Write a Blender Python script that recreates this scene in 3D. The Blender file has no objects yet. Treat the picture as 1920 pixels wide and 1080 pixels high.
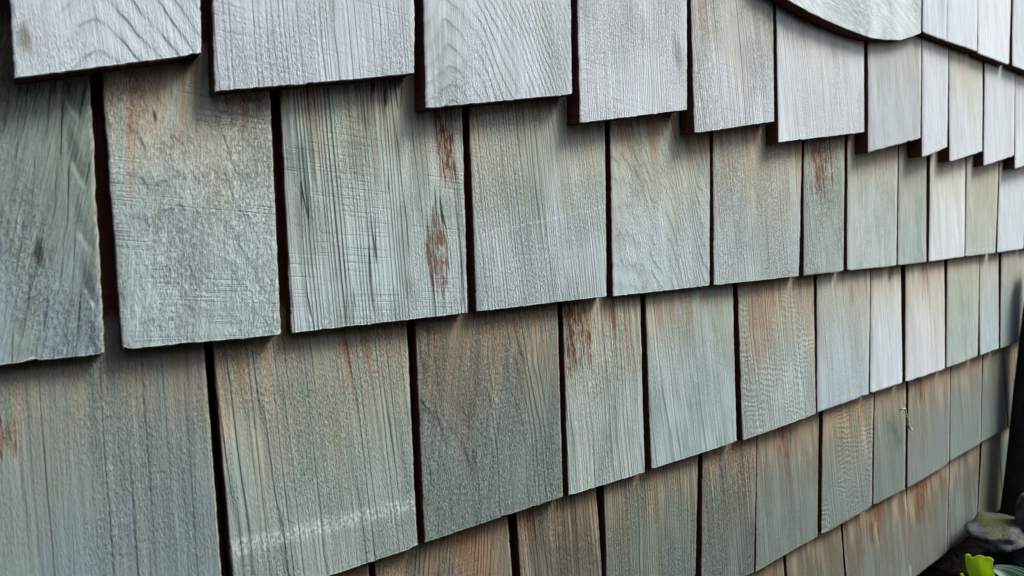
import bpy, bmesh, math, random
from mathutils import Vector, Matrix, noise
random.seed(7)
SC = bpy.context.scene
COL = SC.collection
RAD = math.radians

# ------------------------------------------------------------------ camera
F = 1250.0                       # focal length in photo pixels (1920 wide)
CAM = Vector((0.0, -0.42, 0.62))
# rows: camera right / down / forward, columns: wall x, down, into the wall
RM = ((0.80230999, 0.03763025, -0.59572027),
      (-0.07524173, 0.99642595, -0.03839291),
      (0.5921464, 0.07562604, 0.80227386))
def w3(r): return Vector((r[0], r[2], -r[1]))
RIGHT, DOWN, FWD = (w3(r).normalized() for r in RM)
cd = bpy.data.cameras.new('camera'); cam = bpy.data.objects.new('camera', cd); COL.objects.link(cam)
m = Matrix((RIGHT, -DOWN, -FWD)).transposed().to_4x4(); m.translation = CAM
cam.matrix_world = m
cd.sensor_width = 36.0; cd.lens = 36.0 * F / 1920.0
cd.clip_start = 0.01; cd.clip_end = 500
cd.dof.use_dof = True; cd.dof.focus_distance = 0.62; cd.dof.aperture_fstop = 12.0
SC.camera = cam

# ------------------------------------------------------------------ light
SUN_EL, SUN_AZ = 50.0, 50.0      # azimuth measured from straight out of the wall (-Y) towards +X
W = bpy.data.worlds.new('World'); SC.world = W; W.use_nodes = True
nt = W.node_tree; bg = nt.nodes['Background']
sky = nt.nodes.new('ShaderNodeTexSky'); sky.sky_type = 'NISHITA'; sky.sun_disc = False
sky.sun_elevation = RAD(SUN_EL); sky.air_density = 1.0; sky.dust_density = 4.0; sky.ozone_density = 1.0
sd = Vector((math.sin(RAD(SUN_AZ)) * math.cos(RAD(SUN_EL)), -math.cos(RAD(SUN_AZ)) * math.cos(RAD(SUN_EL)), math.sin(RAD(SUN_EL))))
sky.sun_rotation = math.atan2(sd.x, sd.y)
nt.links.new(sky.outputs[0], bg.inputs[0]); bg.inputs[1].default_value = 0.08
sl = bpy.data.lights.new('sun', 'SUN'); sl.energy = 1.5; sl.angle = RAD(20); sl.color = (1.0, 0.98, 0.95)
so = bpy.data.objects.new('sun', sl); COL.objects.link(so)
so.rotation_euler = sd.to_track_quat('Z', 'Y').to_euler(); so.location = (1.5, -2.5, 3)
SC.view_settings.view_transform = 'Standard'; SC.view_settings.look = 'None'
SC.view_settings.gamma = 1.0; SC.view_settings.exposure = 1.68

# ------------------------------------------------------------------ helpers
def ray(px, py): return (RIGHT * (px - 960) + DOWN * (py - 540) + FWD * F)
def hit_plane(px, py, p0, n):
    r = ray(px, py); s = (p0 - CAM).dot(n) / r.dot(n); return CAM + r * s
def on_wall(px, py, y0=0.0, tilt=0.0, yaw=0.0, xc=0.0, zc=0.0):
    # plane y = y0 + tilt*(z-zc) + yaw*(x-xc)
    return hit_plane(px, py, Vector((xc, y0, zc)), Vector((-yaw, 1, -tilt)))
def at_dist_z(px, py, z): return hit_plane(px, py, Vector((0, 0, z)), Vector((0, 0, 1)))
def at_y(px, py, y): return hit_plane(px, py, Vector((0, y, 0)), Vector((0, 1, 0)))
def link(name, me, mats, parent=None, loc=(0, 0, 0)):
    o = bpy.data.objects.new(name, me); COL.objects.link(o)
    for mt in mats: me.materials.append(mt)
    o.location = loc
    if parent: o.parent = parent
    return o
def mesh(vs, fs, name, smooth=False, mi=None):
    me = bpy.data.meshes.new(name); me.from_pydata(vs, [], fs); me.update()
    if smooth: me.polygons.foreach_set('use_smooth', [True] * len(fs))
    if mi: me.polygons.foreach_set('material_index', mi)
    return me
def tag(o, label, cat, group=None):
    o['label'] = label; o['category'] = cat
    if group: o['group'] = group

class NB:
    """small node builder"""
    def __init__(s, name):
        s.m = bpy.data.materials.new(name); s.m.use_nodes = True; s.t = s.m.node_tree
        s.b = s.t.nodes['Principled BSDF']
    def n(s, typ, **kw):
        x = s.t.nodes.new(typ)
        for k, v in kw.items(): setattr(x, k, v)
        return x
    def put(s, sock, v):
        if isinstance(v, bpy.types.NodeSocket): s.t.links.new(v, sock)
        elif v is not None: sock.default_value = v
    def mt(s, op, a, b=None, c=None, clamp=False):
        x = s.n('ShaderNodeMath', operation=op, use_clamp=clamp)
        s.put(x.inputs[0], a); s.put(x.inputs[1], b); s.put(x.inputs[2], c); return x.outputs[0]
    def add(s, a, b): return s.mt('ADD', a, b)
    def sub(s, a, b): return s.mt('SUBTRACT', a, b)
    def mul(s, a, b): return s.mt('MULTIPLY', a, b)
    def mad(s, a, b, c): return s.mt('MULTIPLY_ADD', a, b, c)
    def ss(s, v, a, b, lo=0.0, hi=1.0):
        x = s.n('ShaderNodeMapRange', interpolation_type='SMOOTHSTEP')
        s.put(x.inputs[0], v); s.put(x.inputs[1], a); s.put(x.inputs[2], b); s.put(x.inputs[3], lo); s.put(x.inputs[4], hi)
        return x.outputs[0]
    def xyz(s, x, y, z):
        c = s.n('ShaderNodeCombineXYZ'); s.put(c.inputs[0], x); s.put(c.inputs[1], y); s.put(c.inputs[2], z); return c.outputs[0]
    def noise(s, vec, scale=1.0, detail=2.0, rough=0.5, dist=0.0):
        x = s.n('ShaderNodeTexNoise'); s.put(x.inputs['Vector'], vec); x.inputs['Scale'].default_value = scale
        x.inputs['Detail'].default_value = detail; x.inputs['Roughness'].default_value = rough; x.inputs['Distortion'].default_value = dist
        return x.outputs[0]
    def mix(s, f, a, b):
        x = s.n('ShaderNodeMix', data_type='RGBA'); s.put(x.inputs[0], f)
        for i, v in ((6, a), (7, b)):
            s.put(x.inputs[i], v if isinstance(v, bpy.types.NodeSocket) else (*v, 1.0) if len(v) == 3 else v)
        return x.outputs[2]
    def scale(s, col, f):
        x = s.n('ShaderNodeVectorMath', operation='SCALE'); s.put(x.inputs[0], col); s.put(x.inputs['Scale'], f); return x.outputs[0]
    def attr(s, name):
        return s.n('ShaderNodeAttribute', attribute_type='OBJECT', attribute_name=name)
    def fac(s, name): return s.attr(name).outputs['Fac']
    def vec(s, name):
        x = s.n('ShaderNodeSeparateXYZ'); s.put(x.inputs[0], s.attr(name).outputs['Vector']); return x.outputs
    def local_mm(s):
        tc = s.n('ShaderNodeTexCoord'); x = s.n('ShaderNodeSeparateXYZ'); s.put(x.inputs[0], tc.outputs['Object'])
        return [s.mul(x.outputs[i], 1000.0) for i in range(3)]
    def bump(s, h, strength=1.0, dist=0.001):
        x = s.n('ShaderNodeBump'); x.inputs['Strength'].default_value = strength; x.inputs['Distance'].default_value = dist
        s.put(x.inputs['Height'], h); s.put(s.b.inputs['Normal'], x.outputs[0])
    def done(s, col, rough=0.8, spec=0.25):
        s.put(s.b.inputs['Base Color'], col if isinstance(col, bpy.types.NodeSocket) else (*col, 1.0))
        s.put(s.b.inputs['Roughness'], rough); s.b.inputs['Specular IOR Level'].default_value = spec
        return s.m

# ------------------------------------------------------------------ materials
CEDAR = {}
def weathered_cedar(feat):
    """one wood, with only the features a shingle needs: s spots, u scuff, c checks, r curly grain, f fine saw marks"""
    if feat in CEDAR: return CEDAR[feat]
    k = NB('weathered_cedar')
    X, Y, Z = k.local_mm()
    seed = k.mul(k.fac('seed'), 137.0)
    Xs = k.add(X, seed); Zs = k.add(Z, k.mul(seed, 2.3))
    def nz(sx, sz, detail=2.0, rough=0.5, off=0.0, dist=0.0):
        return k.noise(k.xyz(k.mul(Xs, sx), k.add(seed, off), k.mul(Zs, sz)), 1.0, detail, rough, dist)
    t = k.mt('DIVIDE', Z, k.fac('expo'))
    # --- growth rings
    wav = k.fac('wav')
    warp = k.mul(k.sub(nz(0.018, 0.007, 1.0), 0.5), wav)
    warp2 = k.mul(k.sub(nz(0.09, 0.022, 1.0, off=5), 0.5), wav)
    period = k.fac('period'); g = k.vec('grain')          # tilt, cathedral, centre
    rip = 0.0
    if 'r' in feat:
        rip = k.mt('SINE', k.mad(Z, .95, k.mad(X, .12, k.mul(nz(.045, .03, 2, off=77), 26.0))))
        rip = k.mul(k.mul(rip, k.fac('curl')), k.ss(nz(.03, .012, 1, off=78), .40, .60))
    straight = k.add(k.mad(Z, g[0], X), k.mad(warp, 26.0, k.mul(warp2, 5.0)))
    dx = k.sub(X, g[2])
    pk = k.mt('SQRT', k.mad(dx, dx, 20.0))
    arch = k.add(k.mad(k.mul(dx, dx), 0.008, k.mul(pk, 1.0)), k.mad(warp, 44.0, k.mad(warp2, 9.0, Z)))
    phase = k.mt('DIVIDE', k.add(k.mul(straight, k.sub(1.0, g[1])), k.mul(k.mul(arch, 0.55), g[1])), period)
    loose = k.sub(1.0, g[1])
    phase = k.mad(k.sub(nz(0.10, 0.001, 1.0, off=9), 0.5), k.mul(loose, 3.6), phase)
    fr = k.mt('FRACT', phase)
    line = k.mul(k.ss(fr, 0.2, 0.82), k.ss(fr, 0.82, 1.0, 1.0, 0.0))
    fade = k.ss(nz(0.055, 0.005, 1.0, off=21), 0.34, 0.62)
    wn = k.n('ShaderNodeTexWhiteNoise', noise_dimensions='1D'); k.put(wn.inputs['W'], k.mad(seed, 3.7, k.mt('FLOOR', phase)))
    line = k.mul(line, k.mul(k.mad(fade, 0.75, 0.25), k.mad(k.sub(wn.outputs[0], .6), k.mul(loose, 1.1), 0.9)))
    # --- fibres, pits, saw marks
    sl_ = k.mad(Z, g[0], X)
    def fz(sx, sz, detail=2.0, off=0.0, rough=0.55):
        return k.noise(k.xyz(k.mul(k.add(sl_, seed), sx), k.add(seed, off), k.mul(Zs, sz)), 1.0, detail, rough)
    fibre = fz(0.62, 0.020, 2.0, 31, 0.7)
    streak = fz(0.11, 0.005, 3.0, 41, 0.6)
    pits = fz(1.15, 0.36, 2.0, 51, .6)
    rough_patch = k.ss(nz(0.022, 0.012, 1.0, off=61), 0.35, 0.62)
    sawl = 0.0
    if 'f' in feat:
        saw = k.noise(k.xyz(k.mul(Xs, 0.012), seed, k.mad(X, .06, k.mul(Zs, 0.62))), 1.0, 2.0, 0.7)
        saw_patch = k.ss(nz(0.02, 0.03, 1.0, off=71), 0.42, 0.6)
        sawl = k.mul(k.mul(k.ss(saw, 0.50, 0.64), saw_patch), k.fac('saw'))
    pit = k.mul(k.ss(pits, 0.50, 0.62), k.mul(k.mad(rough_patch, 0.75, 0.25), k.fac('pit')))
    glint = k.mul(k.ss(pits, 0.44, 0.34), k.mul(k.mad(rough_patch, 0.8, 0.2), k.fac('pit')))
    # --- colour
    tone = k.attr('tone').outputs['Color']
    patch = nz(0.016, 0.010, 3.0, 0.6, 81)
    sv = k.mad(k.sub(patch, 0.5), 0.9, k.sub(1.0, t))
    sv = k.mad(k.sub(streak, 0.5), 1.1, sv)
    silver = k.ss(sv, 0.15, 0.85)                                  # silvered towards the butt
    col = k.mix(k.mul(silver, 0.75), tone, k.attr('tip').outputs['Color'])
    gp = k.mul(k.ss(k.mad(k.sub(streak, .5), .9, nz(0.03, 0.012, 3.0, 0.6, 91)), 0.45, 0.66), k.fac('green'))
    col = k.mix(gp, col, (0.150, 0.195, 0.165))
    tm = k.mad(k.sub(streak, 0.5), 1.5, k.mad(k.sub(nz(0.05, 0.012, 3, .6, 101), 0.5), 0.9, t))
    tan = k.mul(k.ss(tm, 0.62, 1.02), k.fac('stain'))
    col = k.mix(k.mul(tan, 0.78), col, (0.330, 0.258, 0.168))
    fresh = k.mul(k.ss(k.mad(k.sub(streak, 0.5), 1.1, t), 0.80, 1.04), k.mul(k.fac('stain'), 0.85))  # brown unweathered top, which also paints the warm shadow band under the course
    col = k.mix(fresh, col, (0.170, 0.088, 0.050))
    # rust-brown patches of fresh wood
    s1 = 0.0
    if 's' in feat:
        ragged = k.mad(k.sub(fz(0.36, 0.014, 2.0, 111, .6), 0.5), 3.0, k.mul(k.sub(nz(.05, .03, 3, .6, 121), .5), 1.0))
        def spot(name):
            v = k.vec(name)
            a = k.mt('DIVIDE', k.sub(X, v[0]), v[2]); b = k.mt('DIVIDE', k.sub(Z, v[1]), k.mul(v[2], 3.2))
            return k.sub(k.mt('SQRT', k.add(k.mul(a, a), k.mul(b, b))), ragged)
        s1 = k.mt('MAXIMUM', k.mul(k.ss(spot('spot'), 1.05, 0.6), k.fac('rust')), k.mul(k.ss(spot('spot3'), 1.05, 0.75), k.fac('rust3')))
        flake = k.ss(k.noise(k.xyz(k.mul(Xs, .30), seed, k.mul(Zs, .10)), 1.0, 3.0, .65), .42, .56)
        s1 = k.mul(s1, k.mad(flake, .65, .4))
        col = k.mix(s1, col, k.mix(fibre, (0.045, 0.015, 0.008), (0.20, 0.080, 0.036)))
        s2 = k.mul(k.ss(spot('spot2'), 1.3, 0.3), k.fac('dark'))
        col = k.mix(s2, col, k.attr('dark_tone').outputs['Color'])
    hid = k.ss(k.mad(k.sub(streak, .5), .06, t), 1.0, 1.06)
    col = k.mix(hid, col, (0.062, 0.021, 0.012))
    # rings / fibres darken a little
    ls = k.fac('lines')
    bright = k.sub(1.0, k.mul(line, ls))
    bright = k.mul(bright, k.mad(fibre, 0.80, 0.60))
    bright = k.mul(bright, k.mad(streak, 0.5, 0.75))
    bright = k.mul(bright, k.sub(1.0, k.mul(pit, 0.36)))
    bright = k.mul(bright, k.mad(glint, 0.6, 1.0))
    bright = k.mul(bright, k.sub(1.0, k.mul(sawl, 0.16)))
    bright = k.mul(bright, k.mad(rip, 0.03, 1.0))
    # scratch: a pale scuffed line
    col = k.scale(col, bright)
    if 'u' in feat:
        sc = k.vec('scuff')
        dz = k.mt('ABSOLUTE', k.sub(Z, k.add(k.mad(X, sc[1], sc[0]), k.mul(k.sub(nz(.06, .0, 2, off=131), .5), 7.0))))
        scm = k.mul(k.ss(dz, sc[2], k.mul(sc[2], 0.25)), k.ss(nz(.45, .35, 2, .6, 141), 0.40, 0.62))
        col = k.mix(k.mul(scm, 0.62), col, (0.50, 0.54, 0.57))
    rim = k.n('ShaderNodeAttribute', attribute_type='GEOMETRY', attribute_name='rim').outputs['Fac']
    rim = k.mul(k.mul(k.ss(rim, 0.25, 1.0), k.ss(pits, .35, .6)), .5)
    col = k.mix(k.mul(rim, k.sub(1.0, hid)), col, (.43, .41, .37))
    # checks: thin drying cracks
    ckm = 0.0
    if 'c' in feat:
        ck = k.mt('ABSOLUTE', k.sub(fz(0.055, 0.0035, 2.0, 151, .5), 0.5))
        ckm = k.mul(k.mul(k.ss(ck, 0.010, 0.003), k.ss(nz(0.02, 0.012, 2, off=161), 0.47, 0.58)), k.fac('check'))
        col = k.scale(col, k.sub(1.0, k.mul(ckm, 0.8)))
    # --- relief
    h = k.mul(line, k.mul(k.fac('relief'), -0.45))
    h = k.mad(fibre, k.mul(k.fac('relief'), 0.35), h)
    h = k.mad(rip, 0.075, h)
    h = k.mad(pit, -0.34, h); h = k.mad(glint, 0.32, h)
    h = k.mad(sawl, -0.25, h); h = k.mad(ckm, -1.0, h); h = k.mad(s1, -0.3, h)
    k.bump(h, 1.0, 0.0019)
    CEDAR[feat] = k.done(col, 0.78, 0.22)
    return CEDAR[feat]

def cedar_edge():
    k = NB('cedar_cut_edge')
    X, Y, Z = k.local_mm()
    n = k.noise(k.xyz(k.mul(X, .5), k.mul(Y, .6), k.mul(Z, .03)), 1.0, 3)
    c = k.mix(n, (0.034, 0.012, 0.0075), (0.115, 0.042, 0.022))
    k.bump(n, .6, .001)
    return k.done(c, .9, .1)

def plain(name, a, b, scale, bump=0.0, rough=.85, spec=.2, dist=.004, detail=5):
    k = NB(name); tc = k.n('ShaderNodeTexCoord')
    n = k.noise(tc.outputs['Object'], scale, detail, .6)
    if bump: k.bump(n, bump, dist)
    return k.done(k.mix(k.ss(n, .35, .65), a, b), rough, spec)

def mossy_stone():
    k = NB('mossy_stone'); tc = k.n('ShaderNodeTexCoord'); ge = k.n('ShaderNodeNewGeometry')
    n = k.noise(tc.outputs['Object'], 40, 6, .65); n2 = k.noise(tc.outputs['Object'], 22, 4, .6); n3 = k.noise(tc.outputs['Object'], 260, 3, .6)
    sp = k.n('ShaderNodeSeparateXYZ'); k.put(sp.inputs[0], ge.outputs['Normal'])
    c = k.mix(k.ss(n, .35, .65), (.008, .010, .009), (.055, .070, .070))
    mm = k.mul(k.ss(k.mad(k.sub(n2, .5), 3.2, sp.outputs[2]), .65, 1.1), k.fac('moss'))
    c = k.mix(mm, c, k.mix(n3, (.012, .02, .005), (.05, .07, .014)))
    k.bump(k.mad(k.mul(n3, mm), .5, n), .8, .006)
    return k.done(c, .75, .3)

def leaf_mat(name, a, b, stripes=0.0):
    k = NB(name); X, Y, Z = k.local_mm()
    uv = k.n('ShaderNodeUVMap'); s = k.n('ShaderNodeSeparateXYZ'); k.put(s.inputs[0], uv.outputs[0])
    n = k.noise(k.xyz(k.mul(s.outputs[0], 14), 0.0, k.mul(s.outputs[1], 2.0)), 1.0, 3)
    vein = k.mt('ABSOLUTE', k.sub(k.mt('FRACT', k.mul(s.outputs[0], 9.0)), .5))
    f = k.mix(k.ss(n, .3, .7), a, b)
    if stripes:
        st = k.ss(k.noise(k.xyz(k.mul(s.outputs[0], 16), 3.0, k.mul(s.outputs[1], .6)), 1.0, 2), .47, .56)
        f = k.mix(k.mul(st, stripes), f, (.55, .66, .56))
    k.bump(vein, .35, .0006)
    m_ = k.done(f, .45, .4)
    tr = k.n('ShaderNodeBsdfTranslucent'); k.put(tr.inputs[0], f)
    mx = k.n('ShaderNodeMixShader'); mx.inputs[0].default_value = .5
    out = k.t.nodes['Material Output']
    k.t.links.new(k.b.outputs[0], mx.inputs[1]); k.t.links.new(tr.outputs[0], mx.inputs[2]); k.t.links.new(mx.outputs[0], out.inputs[0])
    return m_

M_EDGE = cedar_edge()
M_FELT = plain('building_felt', (.010, .008, .007), (.022, .016, .012), 60, .4)
M_SOIL = plain('damp_soil', (.0025, .002, .0017), (.009, .007, .0055), 45, 1.0, spec=.03, dist=.02)
M_FENCE = plain('added_fence_board', (.030, .024, .018), (.060, .047, .034), 14, .4)
M_POST = plain('wet_dark_bark', (.006, .007, .005), (.018, .018, .014), 30, 1.0, dist=.01)
M_STONE = mossy_stone()
M_BROWN = plain('dark_brown_stone', (.008, .005, .004), (.035, .020, .012), 40, .8)
M_LIME = leaf_mat('lime_leaf', (.42, .58, .04), (.54, .70, .08))
M_VARI = leaf_mat('variegated_leaf', (.05, .16, .07), (.10, .25, .12), .9)
M_STEM = plain('dry_stem', (.30, .24, .17), (.55, .48, .38), 300)

# ------------------------------------------------------------------ setting
def ground():
    n = 90; vs = []; fs = []
    for j in range(n + 1):
        for i in range(n + 1):
            u = (i / n * 2 - 1); v = (j / n * 2 - 1)
            x = 1.3 + math.copysign(abs(u) ** 3.2, u) * 60; y = -.2 + math.copysign(abs(v) ** 3.2, v) * 60
            z = -.012 + .02 * noise.noise((x * 9, y * 9, 0)) + .012 * noise.noise((x * 31, y * 31, 3))
            vs.append((x, y, z))
    for j in range(n):
        for i in range(n):
            a = j * (n + 1) + i; fs.append((a, a + 1, a + n + 2, a + n + 1))
    o = link('ground', mesh(vs, fs, 'ground', True), [M_SOIL]); o['kind'] = 'structure'
ground()

X0, X1, TOP = -0.55, 2.05, 1.32
wall = bpy.data.objects.new('shingle_wall', None); COL.objects.link(wall); wall.location = (0.75, 0.03, 0)
tag(wall, 'weathered silver grey cedar shingle wall with a sawtooth course and one rounded shingle', 'wall')
WLOC = Vector(wall.location)
def box_mesh(a, b, name):
    bm = bmesh.new(); bmesh.ops.create_cube(bm, size=1)
    for v in bm.verts:
        v.co = Vector([(a[i] + b[i]) / 2 + v.co[i] * (b[i] - a[i]) for i in range(3)])
    me = bpy.data.meshes.new(name); bm.to_mesh(me); bm.free(); return me
link('sheathing', box_mesh((X0 - .75, .006, .10), (X1 - .75, .10, TOP), 'sheathing'), [M_FELT], wall)
link('foundation', box_mesh((X0 - .75, .06, -.1), (X1 - .75, .11, .0999), 'foundation'), [M_FELT], wall)

TILT = 0.066
ROWS = {  # y of the butt face, butt thickness, exposure (m)
    'E': (0.000, .010, .145), 'D': (0.000, .0095, .150), 'C': (0.000, .0100, .168), 'B': (0.000, .0110, .145),
    'A': (-0.0075, .0168, .175), 'Z': (-0.0105, .0145, .165), 'Y': (-0.0105, .011, .165), 'X': (-0.0105, .011, .165)}
ZB = {'E': .100, 'D': .246, 'C': .398, 'B': .566, 'A': .712, 'Z': .884, 'Y': 1.049, 'X': 1.214}
COUNT = 0
def build_shingle(row, bottom, tl, tr, P, dy=0.0, yaw=0.0, fine=True):
    """bottom: wall points (x,z) left to right; tl,tr: a second point on each side edge."""
    global COUNT
    COUNT += 1
    rnd = random.Random(COUNT * 17 + 3)
    y0, th, expo = ROWS[row]; y0 += dy
    xc = (bottom[0][0] + bottom[-1][0]) / 2; zc = sum(p[1] for p in bottom) / len(bottom)
    zt = max(zc, ZB[row]) + 2 * expo - .012
    def ext(b, t_):
        s = (zt - b[1]) / max(t_[1] - b[1], .02); return (b[0] + (t_[0] - b[0]) * s, zt)
    TL, TR = ext(bottom[0], tl), ext(bottom[-1], tr)
    cell = .0028 if fine else .009
    wdt = bottom[-1][0] - bottom[0][0]
    nx = max(6, int(wdt / cell)); nz_ = max(14, int((zt - zc) / (cell * 1.3)))
    ragx, ragz = P.get('rag', .0007), P.get('ragb', .0007)
    def bot(u):
        x = bottom[0][0] + wdt * u
        for a, b in zip(bottom, bottom[1:]):
            if x <= b[0] + 1e-9:
                s = (x - a[0]) / max(b[0] - a[0], 1e-9); return (x, a[1] + (b[1] - a[1]) * s)
        return bottom[-1]
    sd_ = rnd.random() * 100
    nicks = [(bottom[0][0] + wdt * rnd.random(), rnd.uniform(.0006, .0018), rnd.uniform(.0010, .0025)) for _ in range(rnd.randint(1, 4))] if row in 'ABC' else []
    for xe in (bottom[0][0], bottom[-1][0]):
        if rnd.random() < .6: nicks.append((xe, rnd.uniform(.0008, .002), rnd.uniform(.0015, .003)))
    cup = rnd.uniform(-.0010, .0010); bowx = rnd.uniform(-.0012, .0012)
    front = []
    inset = .0007
    for j in range(nz_ + 1):
        v = (j / nz_) ** 1.5
        for i in range(nx + 1):
            u = i / nx
            b = bot(u); x = b[0] + (TL[0] + (TR[0] - TL[0]) * u - b[0]) * v; z = b[1] + (zt - b[1]) * v
            e = 0.0
            if i == 0: e = (.55 * noise.noise((sd_, z * 60, 0)) + .8 * noise.noise((sd_, z * 380, 1))) * ragx + inset
            if i == nx: e = (.55 * noise.noise((sd_ + 9, z * 60, 0)) + .8 * noise.noise((sd_ + 9, z * 380, 1))) * ragx - inset
            ez = 0.0
            if j == 0: ez = (noise.noise((x * 60, sd_, 2)) * .8 + noise.noise((x * 420, sd_, 3))) * ragz + inset + sum(d_ * math.exp(-((x - xn) / w_) ** 2) for xn, d_, w_ in nicks)
            y = y0 + TILT * (z - ZB[row]) + yaw * (x - xc) + cup * (1 - (2 * u - 1) ** 2) + bowx * math.sin(v * 3.1) \
                + .0004 * noise.noise((x * 45, z * 14, sd_))
            front.append((x + e, y, z + ez))
    W_ = nx + 1
    vs = [Vector(p) for p in front]; fs = []; mi = []
    for j in range(nz_):
        for i in range(nx):
            a = j * W_ + i; fs.append((a, a + 1, a + W_ + 1, a + W_)); mi.append(0)
    # outline loop: bottom left->right, right up, top right->left, left down
    loop = [i for i in range(nx + 1)] + [j * W_ + nx for j in range(1, nz_ + 1)] + [nz_ * W_ + i for i in range(nx - 1, -1, -1)] + [j * W_ for j in range(nz_ - 1, 0, -1)]
    n = len(loop)
    def ring(depth_f, out):
        base = len(vs)
        for q in loop:
            p = vs[q]; i, j = q % W_, q // W_
            d = Vector((-out if i == 0 else out if i == nx else 0, 0, -out if j == 0 else 0))
            vs.append(Vector((p.x, p.y + depth_f(p.z), p.z)) + d)
        return list(range(base, base + n))
    def thick(z):
        v = min(1, max(0, (z - zc) / (zt - zc))); return th + (.003 - th) * v
    r1 = ring(lambda z: .0006, inset); r2 = ring(thick, inset)
    for A_, B_, m_ in ((loop, r1, 0), (r1, r2, 1)):
        for i in range(n):
            j = (i + 1) % n; fs.append((A_[j], A_[i], B_[i], B_[j])); mi.append(m_)
    fs.append(tuple(r2)); mi.append(1)
    org = Vector((xc, y0, zc))
    me = mesh([tuple(p - org) for p in vs], fs, 'shingle', False, mi)
    me.polygons.foreach_set('use_smooth', [x == 0 for x in mi])
    feat = ('s' if any(q in P for q in ('spot', 'spot2', 'spot3')) else '') + ('u' if 'scuff' in P else '') + ('c' if P.get('check') else '') + ('r' if P.get('curl') else '') + ('f' if fine and P.get('saw', 1) > .25 else '')
    at = me.attributes.new('rim', 'FLOAT', 'POINT'); rv = [0.0] * len(vs)
    for q in loop:
        if q // W_ < nz_: rv[q] = 1.0
    for q in r1: rv[q] = 1.0
    at.data.foreach_set('value', rv)
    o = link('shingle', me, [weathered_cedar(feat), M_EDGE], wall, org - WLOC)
    # --- look of this one
    r = rnd
    tone = P.get('tone', (.30, .31, .285)); tip = P.get('tip', (.36, .40, .415)); jt = r.uniform(.95, 1.05) * P.get('k', {'A': .98, 'Z': 1.04, 'B': 1.11, 'C': 1.03, 'D': .60, 'E': .50}.get(row, 1.0))  # course and shingle factors paint the dimmer light low and left into the colour
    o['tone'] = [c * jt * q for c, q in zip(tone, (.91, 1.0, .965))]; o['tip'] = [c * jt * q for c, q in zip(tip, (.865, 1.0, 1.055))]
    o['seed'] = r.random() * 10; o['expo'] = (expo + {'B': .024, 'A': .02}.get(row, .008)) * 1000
    o['period'] = float(P.get('period', r.uniform(3.0, 5.5)))
    o['grain'] = [float(P.get('tilt', r.uniform(-.05, .05))), float(P.get('cath', 0)), float(P.get('cx', 0) * wdt * 1000)]
    for kk, dv in (('lines', r.uniform(.12, .3)), ('relief', r.uniform(.5, .9)), ('pit', r.uniform(.4, .8)), ('saw', r.uniform(.0, .25)), ('green', r.uniform(.1, .45)),
                   ('stain', r.uniform(.45, .8)), ('check', 0.0), ('curl', 0.0), ('wav', 1.0 if P.get('cath') or P.get('tilt') else .3)):
        o[kk] = float(P.get(kk, dv))
    def loc(px): q = on_wall(px[0], px[1], y0); return (q - org)
    for nm, amt in (('spot', 'rust'), ('spot2', 'dark'), ('spot3', 'rust3')):
        s = P.get(nm)
        if s:
            q = loc(s); o[nm] = [q.x * 1000, q.z * 1000, float(s[2])]; o[amt] = float(s[3]) if len(s) > 3 else .9
        else:
            o[nm] = [0.0, 9999.0, 1.0]; o[amt] = 0.0
    o['dark_tone'] = list(P.get('dark_tone', (.12, .15, .125)))
    s = P.get('scuff')
    if s:
        a, b = loc(s[0]), loc(s[1]); sl2 = (b.z - a.z) / (b.x - a.x); o['scuff'] = [(a.z - sl2 * a.x) * 1000, sl2, float(s[2])]
    else: o['scuff'] = [9999.0, 0.0, 1.0]
    return o

SIL = (.445, .445, .462); SIL2 = (.51, .495, .505); BLU = (.33, .385, .415); GRN = (.235, .275, .235); TANC = (.34, .30, .24); BRN = (.22, .17, .13); DK = (.20, .225, .205)
GREY = (.30, .325, .315)
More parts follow.
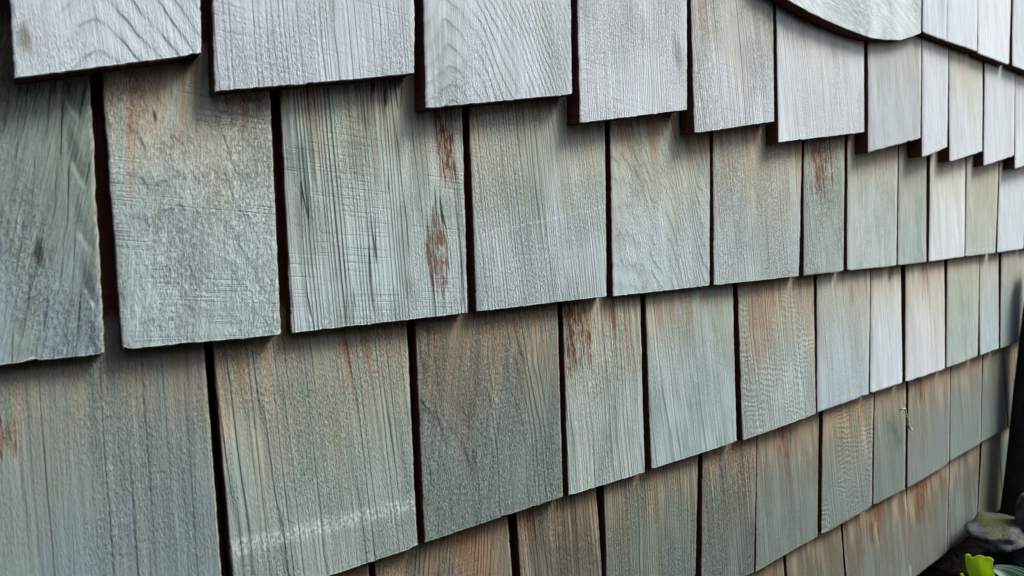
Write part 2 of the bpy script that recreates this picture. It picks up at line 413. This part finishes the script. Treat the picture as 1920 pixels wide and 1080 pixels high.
# traced corners in photo pixels: bottom-left, bottom-right, left edge higher up, right edge higher up, look
T = {
 'A': [
  ((-330, 178), (-4, 150), (-345, 0), (-12, 0), dict(tone=SIL, tip=SIL)),
  ((27, 147), (378, 101), (19, 0), (376, 0), dict(tone=(.38, .42, .435), tip=SIL, cath=1, cx=-.06, period=8.5, lines=.12, relief=.8, pit=.3, saw=.1, green=.1, stain=0, spot2=(46, 72, 3, .8), dark_tone=(.14, .13, .09))),
  ((403, 172), (777, 138), (398, 0), (777, 0), dict(tone=SIL, tip=SIL, period=4.2, lines=.12, relief=.6, pit=.6, saw=.3, green=.1, stain=0)),
  ((799, 203), (1073, 177), (795, 0), (1072, 0), dict(tone=SIL, tip=SIL, cath=.9, cx=-.33, period=6.5, lines=.17, relief=.5, pit=.45, saw=.2, green=.35, stain=.1, spot2=(835, 150, 13, .7), dark_tone=(.22, .28, .255))),
  ((1088, 231), (1289, 206), (1083, 0), (1288, 0), dict(tone=SIL, tip=SIL2, period=2.8, lines=.12, relief=.5, pit=.55, green=.25, stain=.25, spot2=(1279, 100, 7, .8), dark_tone=(.20, .25, .225))),
  ((1303, 250), (1452, 228), (1297, 0), (1451, 5), dict(tone=(.39, .37, .32), tip=SIL2, period=3.6, lines=.42, relief=.8, pit=.7, green=.25, stain=.8, spot2=(1330, 10, 10, .5), dark_tone=(.25, .17, .10))),
  ((1460, 267), (1621, 248), (1457, 10), (1621, 80), dict(tone=(.44, .43, .40), tip=SIL2, period=4.5, lines=.10, relief=.4, pit=.4, green=0, stain=.45)),
  ((1628, 286), (1726, 260), (1627, 82), (1727, 72), dict(tone=(.36, .35, .31), tip=SIL, lines=.08, relief=.25, pit=.15, green=.3, stain=.6)),
  ((1729, 296), (1776, 277), (1729, 72), (1778, 92), dict(tone=SIL, tip=SIL2, lines=.08, relief=.25, pit=.15, green=.1, stain=.3)),
  ((1781, 304), (1842, 284), (1780, 94), (1843, 112), dict(tone=(.40, .39, .34), tip=SIL2, lines=.06, relief=.2, pit=.1, green=.15, stain=.8)),
  ((1845, 311), (1901, 293), (1845, 118), (1902, 137), dict(tone=SIL, tip=SIL2, lines=.06, relief=.2, pit=.1, green=.1, stain=.35)),
  ((1903, 317), (1950, 303), (1904, 138), (1952, 155), dict(tone=SIL, tip=SIL2, lines=.06, relief=.2, pit=.1))],
 'B': [
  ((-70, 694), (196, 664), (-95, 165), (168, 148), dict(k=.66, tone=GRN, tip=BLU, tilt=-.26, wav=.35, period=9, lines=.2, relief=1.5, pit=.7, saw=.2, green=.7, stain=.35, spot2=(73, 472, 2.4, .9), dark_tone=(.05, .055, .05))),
  ((230, 656), (527, 628), (190, 135), (505, 172), dict(tone=(.30, .30, .26), tip=(.31, .35, .35), tilt=-.12, cath=.6, cx=.26, wav=1.0, period=8, lines=.08, relief=.5, pit=.85, saw=.85, green=.4, stain=.7, spot2=(294, 213, 1.3, .9), dark_tone=(.03, .03, .03))),
  ((547, 625), (877, 587), (525, 175), (866, 203), dict(tone=(.34, .355, .32), tip=(.33, .37, .365), period=2.9, wav=.12, lines=.62, relief=1.0, pit=.5, saw=.65, green=.6, stain=.45, check=1.0, spot=(844, 255, 12, 1.0), spot3=(822, 480, 9, .8), spot2=(568, 290, 10, .85), dark_tone=(.10, .145, .14))),
  ((894, 585), (1138, 556), (879, 205), (1134, 232), dict(tone=(.31, .315, .275), tip=(.355, .385, .40), period=3.4, lines=.20, relief=.8, pit=.75, saw=.2, green=.35, stain=.5, spot2=(1010, 300, 19, .55), dark_tone=(.16, .205, .175), scuff=((1030, 412), (1138, 388), 1.1))),
  ((1150, 556), (1331, 536), (1142, 232), (1330, 252), dict(tone=(.31, .31, .265), tip=(.355, .39, .40), tilt=.13, cath=.45, cx=-.05, period=6.5, lines=.14, relief=.5, pit=.45, saw=.2, green=.45, stain=.7)),
  ((1339, 535), (1498, 518), (1335, 250), (1502, 265), dict(tone=(.33, .315, .27), tip=(.34, .365, .36), period=4, lines=.08, relief=.5, pit=.9, saw=.2, green=.3, stain=.7)),
  ((1507, 517), (1582, 509), (1508, 268), (1584, 258), dict(tone=(.27, .28, .235), tip=(.27, .305, .285), lines=.1, pit=1.0, green=.4, stain=.5, spot=(1548, 255, 26, .95))),
  ((1589, 508), (1681, 499), (1591, 255), (1685, 272), dict(tone=(.31, .305, .265), tip=(.33, .355, .34), tilt=-.1, lines=.08, relief=.3, pit=.3, green=.4, stain=.6)),
  ((1684, 498), (1737, 492), (1688, 270), (1739, 298), dict(tone=(.28, .28, .24), tip=(.29, .32, .30), lines=.08, relief=.3, pit=.2, green=.5, stain=.6)),
  ((1742, 491), (1808.5, 482), (1744, 296), (1810.5, 300), dict(tone=(.41, .40, .36), tip=SIL2, lines=.05, relief=.3, pit=.2, green=0, stain=.5)),
  ((1810, 481.5), (1866, 475), (1812, 298), (1871, 308), dict(tone=(.33, .315, .255), tip=(.34, .345, .30), lines=.05, relief=.3, pit=.2, green=.3, stain=.6, spot=(1817, 306, 10, .5), scuff=((1812, 470), (1866, 466), 2.2))),
  ((1870, 474), (1919, 467), (1874, 308), (1925, 315), dict(tone=SIL, tip=SIL, lines=.05, relief=.3, pit=.2, stain=.4, green=.1)),
  ((1922, 467), (1965, 461), (1928, 315), (1970, 320), dict(tone=GREY, tip=SIL))],
 'C': [
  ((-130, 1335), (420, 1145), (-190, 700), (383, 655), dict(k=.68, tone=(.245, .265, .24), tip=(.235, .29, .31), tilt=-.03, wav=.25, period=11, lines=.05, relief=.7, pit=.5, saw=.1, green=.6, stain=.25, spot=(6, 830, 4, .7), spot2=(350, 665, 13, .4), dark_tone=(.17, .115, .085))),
  ((441, 1138), (783, 1025), (400, 660), (762, 605), dict(tone=(.265, .265, .22), tip=(.25, .29, .265), period=6.2, lines=.13, relief=1.2, pit=.85, saw=.2, green=.5, stain=.65, scuff=((520, 1010), (780, 945), 8))),
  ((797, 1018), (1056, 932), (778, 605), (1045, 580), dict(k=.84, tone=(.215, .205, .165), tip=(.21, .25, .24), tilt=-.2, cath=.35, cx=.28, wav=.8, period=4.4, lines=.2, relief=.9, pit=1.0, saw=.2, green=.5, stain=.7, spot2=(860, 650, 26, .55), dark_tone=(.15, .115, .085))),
  ((1067, 930), (1209, 886), (1054, 578), (1200, 560), dict(tone=(.30, .305, .26), tip=(.32, .35, .335), period=4.2, lines=.32, relief=1.0, pit=.7, saw=.2, green=.45, stain=.6, spot=(1080, 590, 19, 1.0), spot2=(1162, 590, 6, .9), dark_tone=(.15, .06, .03))),
  ((1222, 880), (1382, 827), (1212, 560), (1376, 540), dict(tone=(.27, .29, .265), tip=(.30, .345, .36), tilt=.06, wav=.9, period=8, lines=.16, relief=.7, pit=.5, saw=.2, green=.45, stain=.5)),
  ((1393, 826), (1530, 776), (1384, 540), (1526, 522), dict(tone=(.29, .265, .215), tip=(.285, .32, .315), curl=1.2, period=4.5, lines=.05, relief=.9, pit=.5, saw=.2, green=.4, stain=.8, spot=(1396, 560, 7, 1.0), spot2=(1440, 545, 22, .5), dark_tone=(.24, .135, .08))),
  ((1533, 774), (1629, 740), (1530, 522), (1630, 510), dict(tone=(.32, .325, .30), tip=(.34, .385, .41), lines=.06, relief=.3, pit=.25, green=.2, stain=.6, spot2=(1608, 545, 7, .7), dark_tone=(.25, .16, .09))),
  ((1632, 738), (1692, 718), (1633, 512), (1689, 503), dict(tone=(.38, .37, .34), tip=(.42, .45, .475), lines=.05, relief=.3, pit=.15, green=0, stain=.6, spot=(1683, 510, 9, .8))),
  ((1698, 717), (1772, 692), (1697, 503), (1769, 495), dict(tone=(.42, .39, .34), tip=SIL2, lines=.05, relief=.2, pit=.15, green=0, stain=.6, spot=(1745, 492, 14, .5))),
  ((1775, 690), (1833, 668), (1776, 493), (1836, 486), dict(tone=(.31, .315, .26), tip=(.31, .345, .315), lines=.06, relief=.3, pit=.15, green=.5, stain=.6)),
  ((1838, 667), (1873, 654), (1838, 485), (1873, 482), dict(tone=(.34, .34, .32), tip=(.36, .395, .395), lines=.05, relief=.3, pit=.15, green=.2, stain=.5)),
  ((1876, 654), (1917, 637), (1877, 481), (1922, 475), dict(tone=(.29, .295, .26), tip=(.28, .32, .295), lines=.05, relief=.3, pit=.15, green=.4))],
 'D': [
  (None, None, (455, 1150), (690, 1062), dict(tone=(.32, .26, .18), tip=(.26, .28, .25))),
  (None, None, (706, 1070), (953, 975), dict(tone=(.27, .235, .18), tip=(.22, .25, .24), tilt=-.2, stain=.6, pit=.6, spot2=(895, 1010, 26, .7), dark_tone=(.20, .12, .075))),
  (None, None, (967, 965), (1117, 925), dict(tone=(.22, .18, .14), tip=(.20, .22, .20), stain=.6, lines=.3, pit=.9, relief=1.0, spot=(1005, 975, 8, .6))),
  ((1141, 1205), (1303, 1128), (1131, 915), (1307, 860), dict(tone=(.27, .26, .20), tip=(.22, .26, .245), lines=.3, pit=1.0, relief=1.0, green=.7, stain=.7)),
  ((1315, 1122), (1414, 1073), (1316, 855), (1417, 828), dict(tone=(.26, .225, .17), tip=(.22, .25, .225), pit=1.0, green=.5, stain=.8)),
  ((1418, 1072), (1533, 1006), (1422, 825), (1537, 782), dict(tone=(.26, .235, .19), tip=(.22, .25, .225), pit=.25, relief=.3, lines=.08, green=.5, stain=.8, spot=(1485, 810, 18, .75))),
  ((1541, 1003), (1635, 950), (1545, 778), (1640, 742), dict(tone=(.30, .27, .20), tip=(.25, .285, .28), curl=1.4, period=4.5, lines=.05, pit=.3, green=.2, stain=.9)),
  ((1638, 948), (1697, 917), (1641, 742), (1699, 722), dict(tone=(.25, .24, .19), tip=(.22, .26, .24), pit=.2, relief=.3, lines=.06, green=.5, stain=.7)),
  ((1702, 915), (1780, 868), (1705, 720), (1783, 695), dict(tone=(.28, .255, .20), tip=(.26, .295, .295), pit=.2, relief=.3, lines=.06, green=.3, stain=.7, spot=(1737, 722, 12, .95))),
  ((1782, 865), (1839, 832), (1785, 695), (1843, 674), dict(tone=(.28, .275, .225), tip=(.26, .30, .275), pit=.2, relief=.3, lines=.06, green=.3, stain=.6)),
  ((1840, 830), (1888, 803), (1845, 672), (1894, 655), dict(tone=(.25, .25, .205), tip=(.23, .27, .24), pit=.2, relief=.3, lines=.06, green=.4, stain=.6))],
 'E': [
  (None, None, (1345, 1105), (1470, 1048), dict(tone=(.25, .20, .145), tip=(.24, .24, .2))),
  (None, None, (1475, 1045), (1578, 990), dict(tone=(.24, .195, .145), tip=(.21, .22, .18), stain=.7, pit=.3, relief=.3, lines=.08)),
  (None, None, (1582, 987), (1700, 920), dict(tone=(.26, .20, .15), tip=(.23, .25, .225), stain=.8, pit=.2, relief=.3, lines=.06, spot=(1653, 950, 17, 1.0))),
  ((1699, 1095), (1775, 1036), (1702, 918), (1781, 872), dict(tone=(.28, .21, .14), tip=(.25, .275, .25), stain=.8, pit=.2, relief=.3, lines=.06, spot=(1735, 895, 26, .9), green=.2)),
  ((1777, 1034), (1831, 989), (1783, 868), (1838, 836), dict(tone=(.24, .215, .17), tip=(.21, .235, .205), stain=.6, pit=.15, relief=.3, lines=.05, green=.5)),
  ((1833, 986), (1878, 952), (1840, 832), (1885, 806), dict(tone=(.25, .235, .17), tip=(.24, .235, .16), stain=.4, pit=.15, relief=.3, lines=.05, green=.2))],
}
# top course right of the rounded shingle; the rounded one has its own outline
TZ = [
  ([(1432, -34), (1478, 0), (1500, 12), (1530, 28), (1560, 42), (1600, 58.5), (1635, 71), (1660, 74.5), (1690, 75), (1706, 70.5), (1727, 62)], (1430, -90), (1728, 0),
   dict(tone=(.50, .50, .485), tip=(.52, .52, .51), period=4, tilt=2.2, lines=.18, relief=.7, pit=.8, saw=.9, green=0, stain=.05)),
  ([(1730, 60), (1775, 77)], (1730, 0), (1775, 0), dict(tone=BLU, tip=SIL2, lines=.05, pit=.1, green=.1, stain=0)),
  ([(1776, 78), (1832, 97)], (1776, 0), (1833, 0), dict(tone=SIL, tip=SIL2, lines=.05, pit=.1, green=0, stain=0)),
  ([(1833.5, 100), (1892, 122)], (1834.5, 0), (1896, 0), dict(tone=SIL2, tip=SIL2, lines=.05, pit=.1, green=0, stain=0)),
  ([(1898, 123.5), (1948, 142)], (1900, 0), (1950, 0), dict(tone=SIL, tip=SIL2, lines=.05, pit=.1, green=.2, stain=0))]

edge = {}      # left and right end of the traced shingles of each row, in wall x
def place(row, bot_px, tlp, trp, P):
    r = random.Random(ord(row) * 7919 + int(tlp[0]) + 4000)
    y0 = ROWS[row][0]; dy = r.uniform(-.0012, .0012); yaw = r.uniform(-.010, .010)
    zc = ZB[row]
    def U(p, xc): 
        q = on_wall(p[0], p[1], y0 + dy, TILT, yaw, xc, zc); return (q.x, q.z)
    a = on_wall(*tlp); b = on_wall(*trp); xc = (a.x + b.x) / 2
    tl, tr = U(tlp, xc), U(trp, xc)
    if bot_px[0] is None:
        bt = [(tl[0], zc + r.uniform(-.002, .002)), (tr[0], zc + r.uniform(-.002, .002))]
    else: bt = [U(p, xc) for p in bot_px]
    e = edge.setdefault(row, [9, -9]); e[0] = min(e[0], bt[0][0]); e[1] = max(e[1], bt[-1][0])
    return build_shingle(row, bt, tl, tr, P, dy, 0.0 if row == 'none' else yaw, fine=tlp[0] < 1500)
for row, L in T.items():
    for bl, br, tl, tr, P in L: place(row, [bl, br], tl, tr, P)
for bt, tl, tr, P in TZ: place('Z', bt, tl, tr, P)
# the same courses carried on beyond the picture's edge
def fill(row, xa, xb):
    x = xa; r = random.Random(int(abs(xa) * 1000) + ord(row))
    while x < xb - .03:
        w = min(r.uniform(.075, .155), xb - x)
        if xb - x - w < .05: w = xb - x
        z = ZB[row] + r.uniform(-.002, .002); g = r.uniform(.002, .005)
        zb = z + (.018 if row == 'A' else 0)
        tc = r.choice([GRN, BRN] if row in 'DE' else [GREY, SIL, GRN, (.31, .30, .26)])
        build_shingle(row, [(x + g / 2, z), (x + w - g / 2, zb)], (x + g / 2 + r.uniform(-.002, .002), z + .15), (x + w - g / 2 + r.uniform(-.002, .002), z + .15), dict(tone=tc, tip=tc), r.uniform(-.001, .001), r.uniform(-.01, .01), fine=False)
        x += w
for row in ZB:
    if row in edge:
        fill(row, X0, edge[row][0] - .004); fill(row, edge[row][1] + .003, X1)
    else: fill(row, X0, X1)
# a splinter left on the corner of one sawtooth shingle

# ------------------------------------------------------------------ foot of the wall
def rock(name, c, size, seed, label, moss, rot=0.0):
    bm = bmesh.new(); bmesh.ops.create_icosphere(bm, subdivisions=4, radius=1)
    for v in bm.verts:
        d = v.co.normalized()
        f = 1 + .30 * noise.noise(d * 1.3 + Vector((seed, 0, 0))) + .12 * noise.noise(d * 3.1 + Vector((0, seed, 0))) + .04 * noise.noise(d * 9 + Vector((0, seed, 0)))
        for q in range(7):       # flat facets
            rr = random.Random(seed * 31 + q); n = Vector((rr.uniform(-1, 1), rr.uniform(-1, 1), rr.uniform(-1, 1))).normalized()
            k = d.dot(n); 
            if k > .2: f = min(f, .78 / k)
        v.co = Vector((d.x * f * size[0], d.y * f * size[1], d.z * f * size[2]))
    lo_ = [min(v.co[a] for v in bm.verts) for a in range(3)]; hi_ = [max(v.co[a] for v in bm.verts) for a in range(3)]
    for v in bm.verts:          # fit its box: centred in x and y, standing on z = 0
        v.co = Vector([((v.co[a] - lo_[a]) / (hi_[a] - lo_[a]) * 2 - (0 if a == 2 else 1)) * size[a] for a in range(3)])
    me = bpy.data.meshes.new(name); bm.to_mesh(me); bm.free()
    me.polygons.foreach_set('use_smooth', [True] * len(me.polygons))
    o = link(name, me, [M_STONE], None, c); o.rotation_euler.z = rot; o['moss'] = moss
    tag(o, label, 'rock', 'rocks at the foot of the wall'); return o
ry = -.048
xa = at_y(1840, 1000, ry).x; xb = 1.275; za, zb_ = at_y(1890, 1008, ry).z, at_y(1875, 972, ry).z
rock('rock', ((xa + xb) / 2, ry, za), ((xb - xa) / 2, .042, (zb_ - za) / 2), 3, 'mossy grey slab of rock at the foot of the wall behind the lime leaf', 1.0)
xa2 = at_y(1858, 1040, ry).x
o = rock('rock', (xa2 + .09, ry - .005, -.02), (.09, .040, (za + .026) / 2), 5, 'dark brown rock under the mossy slab', 0.0)
o.data.materials[0] = M_BROWN
xc_, zc_ = at_y(1898, 950, -.07).x, at_y(1915, 925, -.07).z
rock('rock', (xc_ + .05, -.085, -.02), (.05, .03, (zc_ + .02) / 2), 8, 'bluish grey rock between the dark post and the mossy slab', .15)

def post():
    vs, fs = [], []; n, k = 18, 26; r = .032; yc = -.007
    lo, hi = at_y(1874, 955, yc), at_y(1917, 600, yc)       # its outline on the wall side
    ax = (hi - lo) / (hi.z - lo.z); v = lo - CAM; side = Vector((v.y, -v.x, 0)).normalized() * r * 1.0
    for j in range(k + 1):
        t = j / k; z = -.03 + t * .56
        c = lo + ax * (z - lo.z) + side
        for i in range(n):
            a = i / n * 2 * math.pi
            rr = r * (1 + .16 * noise.noise((math.cos(a) * 2, math.sin(a) * 2, z * 3)) + .07 * noise.noise((math.cos(a) * 7, math.sin(a) * 7, z * 5)))
            vs.append((c.x + rr * math.cos(a), c.y + rr * math.sin(a), z))
    for j in range(k):
        for i in range(n): fs.append((j * n + i, j * n + (i + 1) % n, (j + 1) * n + (i + 1) % n, (j + 1) * n + i))
    fs.append(tuple(range(k * n, k * n + n)))
    o = link('post', mesh(vs, fs, 'post', True), [M_POST])
    tag(o, 'dark leaning wooden post in front of the far shingles, its foot behind the rocks', 'post')
post()

def blade(name, pts, widths, nrm, mat, parent, curl=.25, fold=0.0, endcut=None, nseg=28, nw=10):
    """a leaf swept along pts; widths along it; nrm = facing; endcut(u) shortens the tip across the width"""
    P = [Vector(p) for p in pts]
    def cr(t):
        s = t * (len(P) - 1); i = min(int(s), len(P) - 2); f = s - i
        p0, p1, p2, p3 = P[max(i - 1, 0)], P[i], P[i + 1], P[min(i + 2, len(P) - 1)]
        return .5 * ((2 * p1) + (p2 - p0) * f + (2 * p0 - 5 * p1 + 4 * p2 - p3) * f * f + (3 * p1 - p0 - 3 * p2 + p3) * f ** 3)
    def wd(t):
        s = t * (len(widths) - 1); i = min(int(s), len(widths) - 2); return widths[i] + (widths[i + 1] - widths[i]) * (s - i)
    vs, uv, fs = [], [], []
    for j in range(nseg + 1):
        for i in range(nw + 1):
            u = i / nw * 2 - 1; tm = endcut(u) if endcut else 1.0; t = j / nseg * tm
            p = cr(t); tg = (cr(min(1, t + .01)) - cr(max(0, t - .01))).normalized()
            sdv = tg.cross(nrm).normalized(); nn = sdv.cross(tg).normalized(); w = wd(t)
            q = p + sdv * (u * w) + nn * (curl * w * u * u + fold * w * abs(u) + .04 * w * math.sin(t * 14 + u * 4))
            vs.append(tuple(q)); uv.append((i / nw, t))
    for j in range(nseg):
        for i in range(nw):
            a = j * (nw + 1) + i; fs.append((a, a + 1, a + nw + 2, a + nw + 1))
    n0 = len(vs)
    base = parent.location if parent else Vector((0, 0, 0))
    me = mesh([tuple(Vector(v) - Vector(base)) for v in vs], fs, name, True)
    ul = me.uv_layers.new(name='UVMap')
    for lp in me.loops: ul.data[lp.index].uv = uv[lp.vertex_index]
    o = link(name, me, [mat], parent)
    sm = o.modifiers.new('thickness', 'SOLIDIFY'); sm.thickness = .0009
    return o
def toward(p): return (CAM - Vector(p)).normalized()

pl = bpy.data.objects.new('lime_plant', None); COL.objects.link(pl); pl.location = (.98, -.16, .0)
tag(pl, 'plant with a lime green leaf cut off square at the tip', 'plant')
yl = -.13
tip = at_y(1836, 1040, yl); mid = at_y(1842, 1085, yl)
dn = (mid - tip)
pts = [pl.location + Vector((0, 0, 0)), pl.location.lerp(mid, .55) + Vector((.012, 0, .0)), mid, tip]
def cut(u): return 1.0 - .13 * max(0, 1 - abs(u + .45) / .32) - .02 * (u > -.3) + .008 * math.sin(u * 11)
blade('leaf', pts, [.003, .008, .0125, .0135], (toward(mid) + Vector((0, 0, .35))).normalized(), M_LIME, pl, .18, .05, cut, 60, 24)
t2 = at_y(1803, 1076, -.13)
blade('leaf', [pl.location, pl.location.lerp(t2, .6) + Vector((-.01, 0, 0)), t2], [.003, .006, .001], toward(t2), M_LIME, pl, .2)

pv = bpy.data.objects.new('variegated_plant', None); COL.objects.link(pv); pv.location = (1.10, -.22, 0)
tag(pv, 'plant with a green and white striped leaf arching beside the lime leaf', 'plant')
a, b, c, d = at_y(1940, 1112, -.215), at_y(1914, 1095, -.205), at_y(1890, 1080, -.195), at_y(1862, 1067, -.185)
blade('leaf', [pv.location, pv.location.lerp(a, .6), a, b, c, d], [.003, .008, .013, .014, .010, .003], (toward(c) + Vector((0, 0, .6))).normalized(), M_VARI, pv, .3, .25)
e = at_y(1965, 1110, -.23)
blade('leaf', [pv.location, pv.location.lerp(e, .6), e, e + Vector((.06, -.02, .0))], [.003, .010, .016, .002], (toward(e) + Vector((0, 0, .6))).normalized(), M_VARI, pv, .3, .25)

# small dry bits caught on the wall
def tube(name, pts, r, mat):
    P = [Vector(p) for p in pts]; vs, fs = [], []; n = 6
    for j, p in enumerate(P):
        tg = (P[min(j + 1, len(P) - 1)] - P[max(j - 1, 0)]).normalized(); s = tg.cross(Vector((.3, 1, .2))).normalized(); q = s.cross(tg)
        rr = r[j] if isinstance(r, (list, tuple)) else r
        for i in range(n):
            an = i / n * 2 * math.pi; vs.append(tuple(p + (s * math.cos(an) + q * math.sin(an)) * rr - P[0]))
    for j in range(len(P) - 1):
        for i in range(n): fs.append((j * n + i, j * n + (i + 1) % n, (j + 1) * n + (i + 1) % n, (j + 1) * n + i))
    fs += [tuple(range(n - 1, -1, -1)), tuple(range((len(P) - 1) * n, len(P) * n))]
    return link(name, mesh(vs, fs, name, True), [mat], None, P[0])
st = tube('dry_stem', [on_wall(px, py, yy) for px, py, yy in ((1686, 770, -.001), (1692, 766, -.004), (1697, 766, -.006), (1699, 775, -.005), (1703, 786, -.004), (1703, 796, -.004), (1706, 803, -.006), (1711, 806, -.004))],
          [.0008, .0012, .0012, .0011, .0018, .0014, .0022, .001], M_STEM)
tag(st, 'tiny curled dry stem caught in a gap between two lower shingles', 'stem')

# unseen fence added behind the camera to keep low sky off lower courses
fx0, fx1, fy, fh = -2.6, 1.7, -1.35, 1.25
fence = bpy.data.objects.new('added_fence', None); COL.objects.link(fence); fence.location = (fx0, fy, 0)
tag(fence, 'unseen dark board fence added to block low sky light from the lower courses', 'fence')
bd = box_mesh((0, -.011, .03), (.142, .011, fh), 'board'); bd.materials.append(M_FENCE)
nb = int((fx1 - fx0) / .15)
for i in range(nb):
    o = bpy.data.objects.new('board', bd); COL.objects.link(o); o.parent = fence; o.location = (i * .15, random.uniform(-.003, .003), random.uniform(-.01, .01))
for z in (.3, 1.0):
    o = link('rail', box_mesh((0, -.06, z - .045), (fx1 - fx0, -.015, z + .045), 'rail'), [M_FENCE], fence)
